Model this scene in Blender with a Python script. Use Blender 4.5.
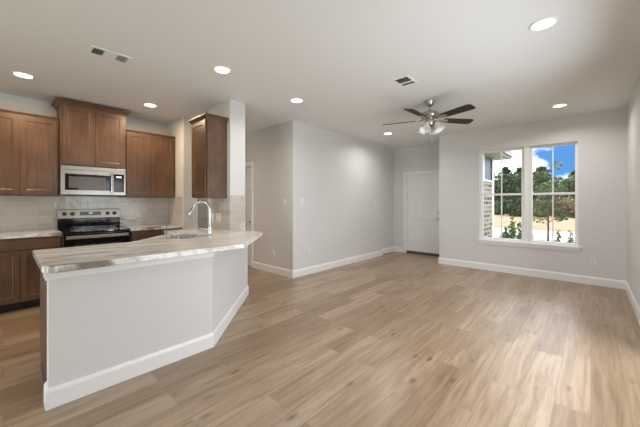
import bpy, bmesh, math, random
from math import sin, cos, pi, radians, sqrt
from mathutils import Vector, Matrix

for o in list(bpy.data.objects):
    bpy.data.objects.remove(o)
S = bpy.context.scene
C = S.collection
random.seed(7)

# ------------------------------------------------------------------ camera
YAW = radians(42.804)
cam_data = bpy.data.cameras.new('camera')
cam = bpy.data.objects.new('camera', cam_data)
C.objects.link(cam)
CAM_H = 1.306
cam.location = (0, 0, CAM_H)
cam.rotation_euler = (radians(90), 0, YAW)
cam_data.sensor_width = 36
cam_data.lens = 292.81 / 640 * 36
cam_data.shift_y = -(213.5 - 202.72) / 640
cam_data.clip_start = 0.02
cam_data.clip_end = 400
S.camera = cam

# ------------------------------------------------------------------ exposure
S.view_settings.view_transform = 'Standard'
S.view_settings.look = 'None'
S.view_settings.gamma = 1.0
S.view_settings.use_curve_mapping = False
S.view_settings.exposure = -0.17
S.cycles.use_denoising = True
S.cycles.max_bounces = 10
S.cycles.diffuse_bounces = 6
S.cycles.transparent_max_bounces = 16
S.cycles.caustics_reflective = False
S.cycles.caustics_refractive = False

LAMP_POWER = 12.0
KITCHEN_POWER = 17.0
WARM = (1.0, 0.74, 0.48)
SKY_POWER = 1.15

# ------------------------------------------------------------------ world: blue sky with clouds
W = bpy.data.worlds.new('world')
S.world = W
W.use_nodes = True
wn, wl = W.node_tree.nodes, W.node_tree.links
wn.clear()
w_out = wn.new('ShaderNodeOutputWorld')
w_bg = wn.new('ShaderNodeBackground')
w_bg.inputs['Strength'].default_value = SKY_POWER
w_tc = wn.new('ShaderNodeTexCoord')
w_map = wn.new('ShaderNodeMapping')
w_map.inputs['Location'].default_value = (2.1917, 4.5199, 1.4574)
w_map.inputs['Scale'].default_value = (1.0, 1.0, 1.7)
w_noise = wn.new('ShaderNodeTexNoise')
w_noise.inputs['Scale'].default_value = 7.0
w_noise.inputs['Detail'].default_value = 6
w_noise.inputs['Roughness'].default_value = 0.55
w_ramp = wn.new('ShaderNodeValToRGB')
w_ramp.color_ramp.elements[0].position = 0.38
w_ramp.color_ramp.elements[1].position = 0.56
w_sep = wn.new('ShaderNodeSeparateXYZ')
w_grad = wn.new('ShaderNodeValToRGB')
w_grad.color_ramp.elements[0].position = 0.0
w_grad.color_ramp.elements[0].color = (0.13, 0.39, 0.84, 1)
w_grad.color_ramp.elements[1].position = 0.55
w_grad.color_ramp.elements[1].color = (0.07, 0.25, 0.78, 1)
w_mix = wn.new('ShaderNodeMixRGB')
w_mix.inputs['Color2'].default_value = (2.8, 2.85, 2.95, 1)
wl.new(w_tc.outputs['Generated'], w_map.inputs['Vector'])
wl.new(w_map.outputs['Vector'], w_noise.inputs['Vector'])
w_hi = wn.new('ShaderNodeMapRange')          # cloud added above the view to brighten the window glare on the floor
w_hi.inputs['From Min'].default_value = 0.16
w_hi.inputs['From Max'].default_value = 0.34
w_hi.inputs['To Min'].default_value = 0.0
w_hi.inputs['To Max'].default_value = 0.22
wl.new(w_sep.outputs['Z'], w_hi.inputs['Value'])
w_add = wn.new('ShaderNodeMath'); w_add.operation = 'ADD'
wl.new(w_noise.outputs['Fac'], w_add.inputs[0]); wl.new(w_hi.outputs['Result'], w_add.inputs[1])
wl.new(w_add.outputs[0], w_ramp.inputs['Fac'])
wl.new(w_tc.outputs['Generated'], w_sep.inputs['Vector'])
wl.new(w_sep.outputs['Z'], w_grad.inputs['Fac'])
wl.new(w_grad.outputs['Color'], w_mix.inputs['Color1'])
wl.new(w_ramp.outputs['Color'], w_mix.inputs['Fac'])
wl.new(w_mix.outputs['Color'], w_bg.inputs['Color'])
wl.new(w_bg.outputs['Background'], w_out.inputs['Surface'])

# ------------------------------------------------------------------ sun
sun_d = bpy.data.lights.new('sun', 'SUN')
sun_d.energy = 1.8
sun_d.angle = radians(1.0)
sun_d.color = (1.0, 0.95, 0.87)
sun = bpy.data.objects.new('sun', sun_d)
C.objects.link(sun)
sun.location = (-20, -12, 30)
sun.rotation_euler = Vector((0.55, 0.40, -0.9)).to_track_quat('-Z', 'Y').to_euler()

# ------------------------------------------------------------------ added area fill lights outside the unseen patio and side doors
def fill_light(name, loc, rot, w, h, power):
    d = bpy.data.lights.new(name, 'AREA')
    d.shape = 'RECTANGLE'; d.size = w; d.size_y = h; d.energy = power; d.color = (0.86, 0.945, 1.0)
    o = bpy.data.objects.new(name, d); C.objects.link(o)
    o.location = loc; o.rotation_euler = rot
fill_light('fill_patio_door', (-2.05, -3.20, 0.95), (radians(98), 0, 0), 3.0, 2.1, 76)
fill_light('fill_side_door', (0.98, 2.6, 0.95), (radians(90), 0, radians(90)), 2.3, 2.05, 66)

# ================================================================== materials
def new_mat(name):
    m = bpy.data.materials.new(name)
    m.use_nodes = True
    nt = m.node_tree
    b = nt.nodes['Principled BSDF']
    return m, nt.nodes, nt.links, b

def rgb(r, g, b):
    f = lambda c: (c / 255 / 12.92) if c / 255 <= 0.04045 else ((c / 255 + 0.055) / 1.055) ** 2.4
    return (f(r), f(g), f(b), 1)

def plain(name, col, rough=0.5, metal=0.0, bump=0.0, bscale=200, var=0.0, spec=None):
    m, n, l, b = new_mat(name)
    b.inputs['Base Color'].default_value = col
    b.inputs['Roughness'].default_value = rough
    b.inputs['Metallic'].default_value = metal
    if spec is not None:
        b.inputs['Specular IOR Level'].default_value = spec
    if bump or var:
        tc = n.new('ShaderNodeNewGeometry')
        no = n.new('ShaderNodeTexNoise')
        no.inputs['Scale'].default_value = bscale
        no.inputs['Detail'].default_value = 3
        l.new(tc.outputs['Position'], no.inputs['Vector'])
        if bump:
            bp = n.new('ShaderNodeBump')
            bp.inputs['Strength'].default_value = bump
            bp.inputs['Distance'].default_value = 0.002
            l.new(no.outputs['Fac'], bp.inputs['Height'])
            l.new(bp.outputs['Normal'], b.inputs['Normal'])
        if var:
            mx = n.new('ShaderNodeMixRGB')
            mx.inputs['Color1'].default_value = tuple(c * (1 - var) for c in col[:3]) + (1,)
            mx.inputs['Color2'].default_value = tuple(min(1, c * (1 + var)) for c in col[:3]) + (1,)
            l.new(no.outputs['Fac'], mx.inputs['Fac'])
            l.new(mx.outputs['Color'], b.inputs['Base Color'])
    return m

M = {}
M['wall'] = plain('wall_paint', (0.68, 0.67, 0.66, 1), 0.6, bump=0.06, bscale=160)
M['ceiling'] = plain('ceiling_paint', (0.80, 0.795, 0.785, 1), 0.75, bump=0.10, bscale=70)
M['trim'] = plain('white_trim_paint', (0.82, 0.82, 0.815, 1), 0.35, bump=0.01, bscale=80)
M['door'] = plain('white_door_paint', (0.80, 0.795, 0.785, 1), 0.4, bump=0.01, bscale=80)
M['vinyl'] = plain('white_vinyl', (0.85, 0.85, 0.85, 1), 0.35, bump=0.005, bscale=90)
M['plate'] = plain('white_plastic', (0.77, 0.77, 0.765, 1), 0.3, bump=0.005, bscale=90)
M['socket'] = plain('socket_plastic', (0.60, 0.60, 0.60, 1), 0.4, bump=0.005, bscale=90)
M['dark'] = plain('dark_void', (0.02, 0.02, 0.022, 1), 0.6, var=0.1, bscale=20)
M['black_plastic'] = plain('black_plastic', (0.012, 0.012, 0.013, 1), 0.3, var=0.1, bscale=30)
M['black_glass'] = plain('black_glass', (0.008, 0.008, 0.009, 1), 0.06, var=0.1, bscale=10, spec=0.3)
M['smoke_glass'] = plain('smoked_glass', (0.10, 0.092, 0.084, 1), 0.2, var=0.15, bscale=4, spec=0.3)
M['nickel'] = plain('brushed_nickel', (0.46, 0.42, 0.37, 1), 0.3, 1.0, var=0.06, bscale=60)
M['chrome'] = plain('chrome', (0.50, 0.50, 0.50, 1), 0.16, 1.0, var=0.03, bscale=20)
M['sinksteel'] = plain('sink_steel', (0.62, 0.60, 0.57, 1), 0.28, 1.0, var=0.05, bscale=50)
M['shade'] = plain('frosted_glass', (0.88, 0.88, 0.87, 1), 0.35, var=0.06, bscale=25)
M['vent'] = plain('vent_white', (0.85, 0.85, 0.84, 1), 0.45, bump=0.01, bscale=80)
M['vent_slat'] = plain('vent_slat_grey', (0.50, 0.50, 0.49, 1), 0.45, bump=0.01, bscale=80)
M['threshold'] = plain('bronze_threshold', (0.10, 0.07, 0.05, 1), 0.4, var=0.1, bscale=40)
M['concrete'] = plain('concrete_road', (0.44, 0.435, 0.425, 1), 0.8, var=0.05, bscale=1.5)
M['shingle'] = plain('grey_shingle', (0.16, 0.155, 0.15, 1), 0.8, var=0.25, bscale=8)
M['soffit'] = plain('shaded_soffit_paint', (0.42, 0.42, 0.43, 1), 0.6, var=0.04, bscale=5)  # roof shadow put into the eave colour as a darker grey
M['blue_siding'] = plain('blue_grey_paint', (0.10, 0.14, 0.20, 1), 0.4, var=0.1, bscale=6)
M['bark'] = plain('bark', (0.10, 0.075, 0.055, 1), 0.9, var=0.3, bscale=12)

def steel():
    m, n, l, b = new_mat('stainless_steel')
    g = n.new('ShaderNodeNewGeometry')
    mp = n.new('ShaderNodeMapping')
    mp.inputs['Scale'].default_value = (6, 6, 400)
    no = n.new('ShaderNodeTexNoise')
    no.inputs['Scale'].default_value = 1.0
    r = n.new('ShaderNodeMapRange')
    r.inputs['To Min'].default_value = 0.26
    r.inputs['To Max'].default_value = 0.38
    l.new(g.outputs['Position'], mp.inputs['Vector'])
    l.new(mp.outputs['Vector'], no.inputs['Vector'])
    l.new(no.outputs['Fac'], r.inputs['Value'])
    l.new(r.outputs['Result'], b.inputs['Roughness'])
    b.inputs['Base Color'].default_value = (0.36, 0.325, 0.28, 1)
    b.inputs['Metallic'].default_value = 1.0
    return m
M['steel'] = steel()

def floor_mat():
    m, n, l, b = new_mat('oak_plank_floor')
    g = n.new('ShaderNodeNewGeometry')
    sp = n.new('ShaderNodeSeparateXYZ')
    cb = n.new('ShaderNodeCombineXYZ')
    l.new(g.outputs['Position'], sp.inputs['Vector'])
    l.new(sp.outputs['Y'], cb.inputs['X'])
    l.new(sp.outputs['X'], cb.inputs['Y'])
    br = n.new('ShaderNodeTexBrick')
    br.offset = 0.37
    br.offset_frequency = 2
    br.squash = 1.0
    br.inputs['Color1'].default_value = (0, 0, 0, 1)
    br.inputs['Color2'].default_value = (1, 1, 1, 1)
    br.inputs['Mortar'].default_value = (0.5, 0.5, 0.5, 1)
    br.inputs['Scale'].default_value = 1.0
    br.inputs['Mortar Size'].default_value = 0.0013
    br.inputs['Mortar Smooth'].default_value = 0.1
    br.inputs['Brick Width'].default_value = 1.22
    br.inputs['Row Height'].default_value = 0.178
    l.new(cb.outputs['Vector'], br.inputs['Vector'])
    tone = n.new('ShaderNodeValToRGB')
    e = tone.color_ramp.elements
    e[0].position = 0.0; e[0].color = rgb(147, 122, 94)
    e[1].position = 1.0; e[1].color = rgb(176, 153, 129)
    k = e.new(0.35); k.color = rgb(158, 134, 107)
    k = e.new(0.7); k.color = rgb(170, 147, 121)
    l.new(br.outputs['Color'], tone.inputs['Fac'])
    # per plank offset of the grain
    ofs = n.new('ShaderNodeVectorMath'); ofs.operation = 'SCALE'
    ofs.inputs['Scale'].default_value = 37.0
    l.new(br.outputs['Color'], ofs.inputs[0])
    add = n.new('ShaderNodeVectorMath'); add.operation = 'ADD'
    l.new(cb.outputs['Vector'], add.inputs[0]); l.new(ofs.outputs['Vector'], add.inputs[1])
    mp = n.new('ShaderNodeMapping')
    mp.inputs['Scale'].default_value = (1.1, 15, 1)
    l.new(add.outputs['Vector'], mp.inputs['Vector'])
    gr = n.new('ShaderNodeTexNoise')
    gr.inputs['Scale'].default_value = 1.6
    gr.inputs['Detail'].default_value = 8
    gr.inputs['Roughness'].default_value = 0.62
    gr.inputs['Distortion'].default_value = 0.8
    l.new(mp.outputs['Vector'], gr.inputs['Vector'])
    gramp = n.new('ShaderNodeValToRGB')
    gramp.color_ramp.elements[0].position = 0.28; gramp.color_ramp.elements[0].color = (0.42, 0.345, 0.27, 1)
    gramp.color_ramp.elements[1].position = 0.66; gramp.color_ramp.elements[1].color = (1.12, 1.12, 1.13, 1)
    l.new(gr.outputs['Fac'], gramp.inputs['Fac'])
    mul = n.new('ShaderNodeMixRGB'); mul.blend_type = 'MULTIPLY'; mul.inputs['Fac'].default_value = 0.8
    l.new(tone.outputs['Color'], mul.inputs['Color1']); l.new(gramp.outputs['Color'], mul.inputs['Color2'])
    # knots
    mk = n.new('ShaderNodeMapping'); mk.inputs['Scale'].default_value = (2.2, 5.5, 1)
    l.new(add.outputs['Vector'], mk.inputs['Vector'])
    vo = n.new('ShaderNodeTexVoronoi'); vo.inputs['Scale'].default_value = 1.15
    l.new(mk.outputs['Vector'], vo.inputs['Vector'])
    kr = n.new('ShaderNodeValToRGB')
    kr.color_ramp.elements[0].position = 0.035; kr.color_ramp.elements[0].color = (0.36, 0.29, 0.23, 1)
    kr.color_ramp.elements[1].position = 0.17; kr.color_ramp.elements[1].color = (1, 1, 1, 1)
    l.new(vo.outputs['Distance'], kr.inputs['Fac'])
    mul2 = n.new('ShaderNodeMixRGB'); mul2.blend_type = 'MULTIPLY'; mul2.inputs['Fac'].default_value = 0.85
    l.new(mul.outputs['Color'], mul2.inputs['Color1']); l.new(kr.outputs['Color'], mul2.inputs['Color2'])
    # seams
    seam = n.new('ShaderNodeMixRGB')
    seam.inputs['Color2'].default_value = rgb(118, 97, 79)
    l.new(br.outputs['Fac'], seam.inputs['Fac']); l.new(mul2.outputs['Color'], seam.inputs['Color1'])
    l.new(seam.outputs['Color'], b.inputs['Base Color'])
    b.inputs['Specular IOR Level'].default_value = 1.0
    rr = n.new('ShaderNodeMapRange')
    rr.inputs['To Min'].default_value = 0.27; rr.inputs['To Max'].default_value = 0.37
    l.new(gr.outputs['Fac'], rr.inputs['Value']); l.new(rr.outputs['Result'], b.inputs['Roughness'])
    bp = n.new('ShaderNodeBump'); bp.inputs['Strength'].default_value = 0.12; bp.inputs['Distance'].default_value = 0.002
    l.new(gr.outputs['Fac'], bp.inputs['Height']); l.new(bp.outputs['Normal'], b.inputs['Normal'])
    return m
M['floor'] = floor_mat()

def cabinet_wood():
    m, n, l, b = new_mat('stained_cabinet_wood')
    g = n.new('ShaderNodeNewGeometry')
    mp = n.new('ShaderNodeMapping'); mp.inputs['Scale'].default_value = (22, 22, 1.6)
    l.new(g.outputs['Position'], mp.inputs['Vector'])
    no = n.new('ShaderNodeTexNoise'); no.inputs['Scale'].default_value = 1.5
    no.inputs['Detail'].default_value = 7; no.inputs['Distortion'].default_value = 0.5
    l.new(mp.outputs['Vector'], no.inputs['Vector'])
    bl = n.new('ShaderNodeTexNoise'); bl.inputs['Scale'].default_value = 3.5; bl.inputs['Detail'].default_value = 2
    l.new(g.outputs['Position'], bl.inputs['Vector'])
    av = n.new('ShaderNodeMath'); av.operation = 'ADD'
    l.new(no.outputs['Fac'], av.inputs[0]); l.new(bl.outputs['Fac'], av.inputs[1])
    hf = n.new('ShaderNodeMath'); hf.operation = 'MULTIPLY'; hf.inputs[1].default_value = 0.5
    l.new(av.outputs[0], hf.inputs[0])
    r = n.new('ShaderNodeValToRGB')
    r.color_ramp.elements[0].position = 0.34; r.color_ramp.elements[0].color = (0.072, 0.036, 0.019, 1)
    r.color_ramp.elements[1].position = 0.66; r.color_ramp.elements[1].color = (0.155, 0.082, 0.044, 1)
    l.new(hf.outputs[0], r.inputs['Fac'])
    l.new(r.outputs['Color'], b.inputs['Base Color'])
    b.inputs['Roughness'].default_value = 0.38
    return m
M['cabinet'] = cabinet_wood()

def blade_wood():
    m, n, l, b = new_mat('dark_blade_wood')
    g = n.new('ShaderNodeTexCoord')
    mp = n.new('ShaderNodeMapping'); mp.inputs['Scale'].default_value = (3, 30, 3)
    l.new(g.outputs['Object'], mp.inputs['Vector'])
    no = n.new('ShaderNodeTexNoise'); no.inputs['Scale'].default_value = 1.5; no.inputs['Detail'].default_value = 5
    l.new(mp.outputs['Vector'], no.inputs['Vector'])
    r = n.new('ShaderNodeValToRGB')
    r.color_ramp.elements[0].color = (0.010, 0.004, 0.004, 1)
    r.color_ramp.elements[1].color = (0.030, 0.011, 0.009, 1)
    l.new(no.outputs['Fac'], r.inputs['Fac']); l.new(r.outputs['Color'], b.inputs['Base Color'])
    b.inputs['Roughness'].default_value = 0.5
    return m
M['blade'] = blade_wood()

def granite():
    m, n, l, b = new_mat('streaked_granite')
    g = n.new('ShaderNodeNewGeometry')
    rot = n.new('ShaderNodeMapping')
    rot.inputs['Rotation'].default_value = (0, 0, radians(9))
    l.new(g.outputs['Position'], rot.inputs['Vector'])
    mp = n.new('ShaderNodeMapping'); mp.inputs['Scale'].default_value = (6.5, 0.55, 3.0)
    l.new(rot.outputs['Vector'], mp.inputs['Vector'])
    no = n.new('ShaderNodeTexNoise'); no.inputs['Scale'].default_value = 1.0
    no.inputs['Detail'].default_value = 7; no.inputs['Roughness'].default_value = 0.6; no.inputs['Distortion'].default_value = 0.9
    l.new(mp.outputs['Vector'], no.inputs['Vector'])
    r = n.new('ShaderNodeValToRGB')
    e = r.color_ramp.elements
    e[0].position = 0.30; e[0].color = rgb(98, 90, 84)
    e[1].position = 0.72; e[1].color = rgb(236, 234, 231)
    for p, c in ((0.40, rgb(142, 131, 121)), (0.45, rgb(236, 232, 227)), (0.50, rgb(196, 187, 177)), (0.56, rgb(242, 240, 237)), (0.62, rgb(214, 209, 203))):
        k = e.new(p); k.color = c
    l.new(no.outputs['Fac'], r.inputs['Fac'])
    sp = n.new('ShaderNodeTexNoise'); sp.inputs['Scale'].default_value = 60; sp.inputs['Detail'].default_value = 4
    l.new(g.outputs['Position'], sp.inputs['Vector'])
    sr = n.new('ShaderNodeValToRGB')
    sr.color_ramp.elements[0].position = 0.35; sr.color_ramp.elements[0].color = (0.84, 0.83, 0.82, 1)
    sr.color_ramp.elements[1].position = 0.6; sr.color_ramp.elements[1].color = (1.12, 1.12, 1.12, 1)
    l.new(sp.outputs['Fac'], sr.inputs['Fac'])
    mx = n.new('ShaderNodeMixRGB'); mx.blend_type = 'MULTIPLY'; mx.inputs['Fac'].default_value = 0.6
    l.new(r.outputs['Color'], mx.inputs['Color1']); l.new(sr.outputs['Color'], mx.inputs['Color2'])
    l.new(mx.outputs['Color'], b.inputs['Base Color'])
    b.inputs['Roughness'].default_value = 0.09
    return m
M['granite'] = granite()

def brick_mat(name, w, h, mortar, c1, c2, cm, rough, bump, wav=0.0):
    m, n, l, b = new_mat(name)
    g = n.new('ShaderNodeNewGeometry')
    sp = n.new('ShaderNodeSeparateXYZ')
    ad = n.new('ShaderNodeMath'); ad.operation = 'ADD'
    cb = n.new('ShaderNodeCombineXYZ')
    l.new(g.outputs['Position'], sp.inputs['Vector'])
    l.new(sp.outputs['X'], ad.inputs[0]); l.new(sp.outputs['Y'], ad.inputs[1])
    l.new(ad.outputs[0], cb.inputs['X'])
    zo = n.new('ShaderNodeMath'); zo.operation = 'ADD'; zo.inputs[1].default_value = -0.927
    l.new(sp.outputs['Z'], zo.inputs[0]); l.new(zo.outputs[0], cb.inputs['Y'])
    br = n.new('ShaderNodeTexBrick')
    br.offset = 0.5
    br.inputs['Scale'].default_value = 1.0
    br.inputs['Brick Width'].default_value = w
    br.inputs['Row Height'].default_value = h
    br.inputs['Mortar Size'].default_value = mortar
    br.inputs['Mortar Smooth'].default_value = 0.1
    br.inputs['Color1'].default_value = c1
    br.inputs['Color2'].default_value = c2
    br.inputs['Mortar'].default_value = cm
    l.new(cb.outputs['Vector'], br.inputs['Vector'])
    l.new(br.outputs['Color'], b.inputs['Base Color'])
    b.inputs['Roughness'].default_value = rough
    no = n.new('ShaderNodeTexNoise'); no.inputs['Scale'].default_value = 14; no.inputs['Detail'].default_value = 2
    l.new(g.outputs['Position'], no.inputs['Vector'])
    mu = n.new('ShaderNodeMath'); mu.operation = 'MULTIPLY_ADD'; mu.inputs[1].default_value = wav
    inv = n.new('ShaderNodeMath'); inv.operation = 'SUBTRACT'; inv.inputs[0].default_value = 1.0
    l.new(br.outputs['Fac'], inv.inputs[1])
    l.new(no.outputs['Fac'], mu.inputs[0]); l.new(inv.outputs[0], mu.inputs[2])
    bp = n.new('ShaderNodeBump'); bp.inputs['Strength'].default_value = bump; bp.inputs['Distance'].default_value = 0.003
    l.new(mu.outputs[0], bp.inputs['Height']); l.new(bp.outputs['Normal'], b.inputs['Normal'])
    return m
M['tile'] = brick_mat('grey_subway_tile', 0.305, 0.0955, 0.0022, rgb(188, 181, 171), rgb(206, 199, 189), rgb(218, 213, 205), 0.12, 0.6, 2.6)
M['brick'] = brick_mat('white_washed_brick', 0.36, 0.15, 0.03, rgb(58, 50, 47), rgb(160, 150, 142), rgb(176, 170, 162), 0.85, 0.4)

def glass_mat():
    m = bpy.data.materials.new('clear_window_glass'); m.use_nodes = True
    n, l = m.node_tree.nodes, m.node_tree.links
    n.clear()
    o = n.new('ShaderNodeOutputMaterial'); mx = n.new('ShaderNodeMixShader')
    t = n.new('ShaderNodeBsdfTransparent'); gl = n.new('ShaderNodeBsdfGlossy')
    gl.inputs['Roughness'].default_value = 0.02
    f = n.new('ShaderNodeFresnel'); f.inputs['IOR'].default_value = 1.07
    l.new(f.outputs[0], mx.inputs['Fac']); l.new(t.outputs[0], mx.inputs[1]); l.new(gl.outputs[0], mx.inputs[2])
    l.new(mx.outputs[0], o.inputs['Surface'])
    return m
M['glass'] = glass_mat()

def emit_mat(name, col, s):
    m, n, l, b = new_mat(name)
    b.inputs['Base Color'].default_value = (0.8, 0.8, 0.8, 1)
    b.inputs['Emission Color'].default_value = col
    b.inputs['Emission Strength'].default_value = s
    return m
M['lens'] = emit_mat('lit_lens', (1.0, 0.93, 0.83, 1), 6.0)
M['display'] = emit_mat('clock_display', (0.55, 0.75, 0.9, 1), 0.35)

def leaf_mat(name, c1, c2):
    m, n, l, b = new_mat(name)
    g = n.new('ShaderNodeNewGeometry')
    no = n.new('ShaderNodeTexNoise'); no.inputs['Scale'].default_value = 1.3; no.inputs['Detail'].default_value = 5
    l.new(g.outputs['Position'], no.inputs['Vector'])
    r = n.new('ShaderNodeValToRGB')
    r.color_ramp.elements[0].position = 0.32; r.color_ramp.elements[0].color = c1
    r.color_ramp.elements[1].position = 0.68; r.color_ramp.elements[1].color = c2
    l.new(no.outputs['Fac'], r.inputs['Fac']); l.new(r.outputs['Color'], b.inputs['Base Color'])
    b.inputs['Roughness'].default_value = 0.8
    return m
M['leaf_dark'] = leaf_mat('dark_foliage', (0.035, 0.060, 0.030, 1), (0.085, 0.125, 0.060, 1))
M['leaf_mid'] = leaf_mat('mid_foliage', (0.070, 0.100, 0.042, 1), (0.15, 0.19, 0.085, 1))
M['leaf_light'] = leaf_mat('shrub_foliage', (0.090, 0.150, 0.040, 1), (0.24, 0.32, 0.11, 1))
M['leaf_tan'] = leaf_mat('dry_brush', (0.13, 0.105, 0.060, 1), (0.30, 0.25, 0.15, 1))

def ground_mat():
    m, n, l, b = new_mat('dry_field_and_lawn')
    g = n.new('ShaderNodeNewGeometry')
    mp = n.new('ShaderNodeMapping'); mp.inputs['Scale'].default_value = (0.35, 1.2, 1)
    l.new(g.outputs['Position'], mp.inputs['Vector'])
    no = n.new('ShaderNodeTexNoise'); no.inputs['Scale'].default_value = 0.9; no.inputs['Detail'].default_value = 6
    l.new(mp.outputs['Vector'], no.inputs['Vector'])
    r = n.new('ShaderNodeValToRGB')
    e = r.color_ramp.elements
    e[0].position = 0.33; e[0].color = rgb(136, 122, 88)
    e[1].position = 0.70; e[1].color = rgb(166, 152, 126)
    k = e.new(0.5); k.color = rgb(148, 132, 104)
    l.new(no.outputs['Fac'], r.inputs['Fac'])
    r2 = n.new('ShaderNodeValToRGB')
    r2.color_ramp.elements[0].color = rgb(92, 110, 58); r2.color_ramp.elements[1].color = rgb(140, 146, 86)
    n2 = n.new('ShaderNodeTexNoise'); n2.inputs['Scale'].default_value = 5; n2.inputs['Detail'].default_value = 5
    l.new(g.outputs['Position'], n2.inputs['Vector']); l.new(n2.outputs['Fac'], r2.inputs['Fac'])
    sp = n.new('ShaderNodeSeparateXYZ'); l.new(g.outputs['Position'], sp.inputs['Vector'])
    lt = n.new('ShaderNodeMath'); lt.operation = 'LESS_THAN'; lt.inputs[1].default_value = 17.0
    l.new(sp.outputs['Y'], lt.inputs[0])
    mx = n.new('ShaderNodeMixRGB')
    l.new(lt.outputs[0], mx.inputs['Fac']); l.new(r.outputs['Color'], mx.inputs['Color1']); l.new(r2.outputs['Color'], mx.inputs['Color2'])
    l.new(mx.outputs['Color'], b.inputs['Base Color'])
    b.inputs['Roughness'].default_value = 0.95
    return m
M['ground'] = ground_mat()

# ================================================================== geometry helpers
def BM():
    return bmesh.new()

def box(bm, x0, x1, y0, y1, z0, z1, mat=None):
    v = [bm.verts.new((x, y, z)) for z in (z0, z1) for y in (y0, y1) for x in (x0, x1)]
    for f in ((0, 2, 3, 1), (4, 5, 7, 6), (0, 1, 5, 4), (2, 6, 7, 3), (0, 4, 6, 2), (1, 3, 7, 5)):
        bm.faces.new([v[i] for i in f])
    if mat is not None:
        bmesh.ops.transform(bm, matrix=mat, verts=v)
    return v

def prism(bm, pts, z0, z1, mat=None):
    a = sum(pts[i][0] * pts[(i + 1) % len(pts)][1] - pts[(i + 1) % len(pts)][0] * pts[i][1] for i in range(len(pts)))
    if a < 0:
        pts = pts[::-1]
    lo = [bm.verts.new((p[0], p[1], z0)) for p in pts]
    hi = [bm.verts.new((p[0], p[1], z1)) for p in pts]
    bm.faces.new(lo[::-1]); bm.faces.new(hi)
    k = len(pts)
    for i in range(k):
        j = (i + 1) % k
        bm.faces.new((lo[i], lo[j], hi[j], hi[i]))
    if mat is not None:
        bmesh.ops.transform(bm, matrix=mat, verts=lo + hi)
    return lo + hi

def extrude_profile(bm, prof, path, closed=False):
    """prof: (out, z) points; path: list of (x, y); 'out' is to the right of travel, mitred."""
    n = len(path)
    rings = []
    for i in range(n):
        p = Vector(path[i])
        d0 = (p - Vector(path[i - 1])).normalized() if i > 0 or closed else None
        d1 = (Vector(path[(i + 1) % n]) - p).normalized() if i < n - 1 or closed else None
        d0 = d0 or d1; d1 = d1 or d0
        n0 = Vector((d0.y, -d0.x)); n1 = Vector((d1.y, -d1.x))
        m = (n0 + n1)
        m = m / max(m.length_squared, 1e-6) * 2
        rings.append([bm.verts.new((p.x + m.x * o, p.y + m.y * o, z)) for o, z in prof])
    k = len(prof)
    for i in range(n - (0 if closed else 1)):
        a, b = rings[i], rings[(i + 1) % n]
        for j in range(k):
            jj = (j + 1) % k
            bm.faces.new((a[j], a[jj], b[jj], b[j]))
    if not closed:
        bm.faces.new(rings[0][::-1]); bm.faces.new(rings[-1])

def lathe(bm, prof, n=24, mat=None):
    rings = []
    vs = []
    for r, z in prof:
        if r < 1e-6:
            v = bm.verts.new((0, 0, z)); rings.append([v]); vs.append(v)
        else:
            ring = [bm.verts.new((r * cos(2 * pi * i / n), r * sin(2 * pi * i / n), z)) for i in range(n)]
            rings.append(ring); vs += ring
    for a, b in zip(rings, rings[1:]):
        for i in range(n):
            j = (i + 1) % n
            if len(a) == 1 and len(b) == 1:
                continue
            if len(a) == 1:
                f = (a[0], b[j], b[i])
            elif len(b) == 1:
                f = (a[i], a[j], b[0])
            else:
                f = (a[i], a[j], b[j], b[i])
            bm.faces.new(f).smooth = True
    if mat is not None:
        bmesh.ops.transform(bm, matrix=mat, verts=vs)
    return vs

def tube(bm, pts, r, n=10, caps=True):
    pts = [Vector(p) for p in pts]
    rr = r if isinstance(r, (list, tuple)) else [r] * len(pts)
    rings = []
    up = None
    for i, p in enumerate(pts):
        d = (pts[min(i + 1, len(pts) - 1)] - pts[max(i - 1, 0)]).normalized()
        if up is None:
            up = Vector((0, 0, 1)) if abs(d.z) < 0.9 else Vector((1, 0, 0))
        x = d.cross(up).normalized()
        y = x.cross(d).normalized()
        up = y
        rings.append([bm.verts.new(p + (x * cos(2 * pi * k / n) + y * sin(2 * pi * k / n)) * rr[i]) for k in range(n)])
    for a, b in zip(rings, rings[1:]):
        for k in range(n):
            j = (k + 1) % n
            bm.faces.new((a[k], a[j], b[j], b[k])).smooth = True
    if caps:
        bm.faces.new(rings[0][::-1]); bm.faces.new(rings[-1])

def finish(bm):
    bmesh.ops.recalc_face_normals(bm, faces=bm.faces)

def obj(name, bm, mat, parent=None, loc=None, bevel=0.0, sharp=40):
    finish(bm)
    me = bpy.data.meshes.new(name)
    bm.to_mesh(me); bm.free()
    me.materials.append(M[mat] if isinstance(mat, str) else mat)
    o = bpy.data.objects.new(name, me)
    C.objects.link(o)
    if parent is not None:
        o.parent = parent
    if loc is not None:
        o.location = loc
    if any(p.use_smooth for p in me.polygons):
        me.set_sharp_from_angle(angle=radians(sharp))
    if bevel:
        b = o.modifiers.new('bevel', 'BEVEL')
        b.width = bevel; b.segments = 2; b.limit_method = 'ANGLE'; b.angle_limit = radians(50)
    return o

def thing(name, label, cat, loc=(0, 0, 0), rotz=0.0, group=None):
    o = bpy.data.objects.new(name, None)
    C.objects.link(o)
    o.empty_display_size = 0.1
    o.location = loc
    o.rotation_euler = (0, 0, rotz)
    o['label'] = label; o['category'] = cat
    if group: o['group'] = group
    return o

def tag(o, label, cat, group=None):
    o['label'] = label; o['category'] = cat
    if group: o['group'] = group
    return o

def struct(name, bm, mat, bevel=0.0):
    o = obj(name, bm, mat, bevel=bevel)
    o['kind'] = 'structure'
    return o

def struct_root(name, loc=(0, 0, 0), rotz=0.0):
    o = bpy.data.objects.new(name, None)
    C.objects.link(o); o.location = loc; o.rotation_euler = (0, 0, rotz); o.empty_display_size = 0.1
    o['kind'] = 'structure'
    return o

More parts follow.
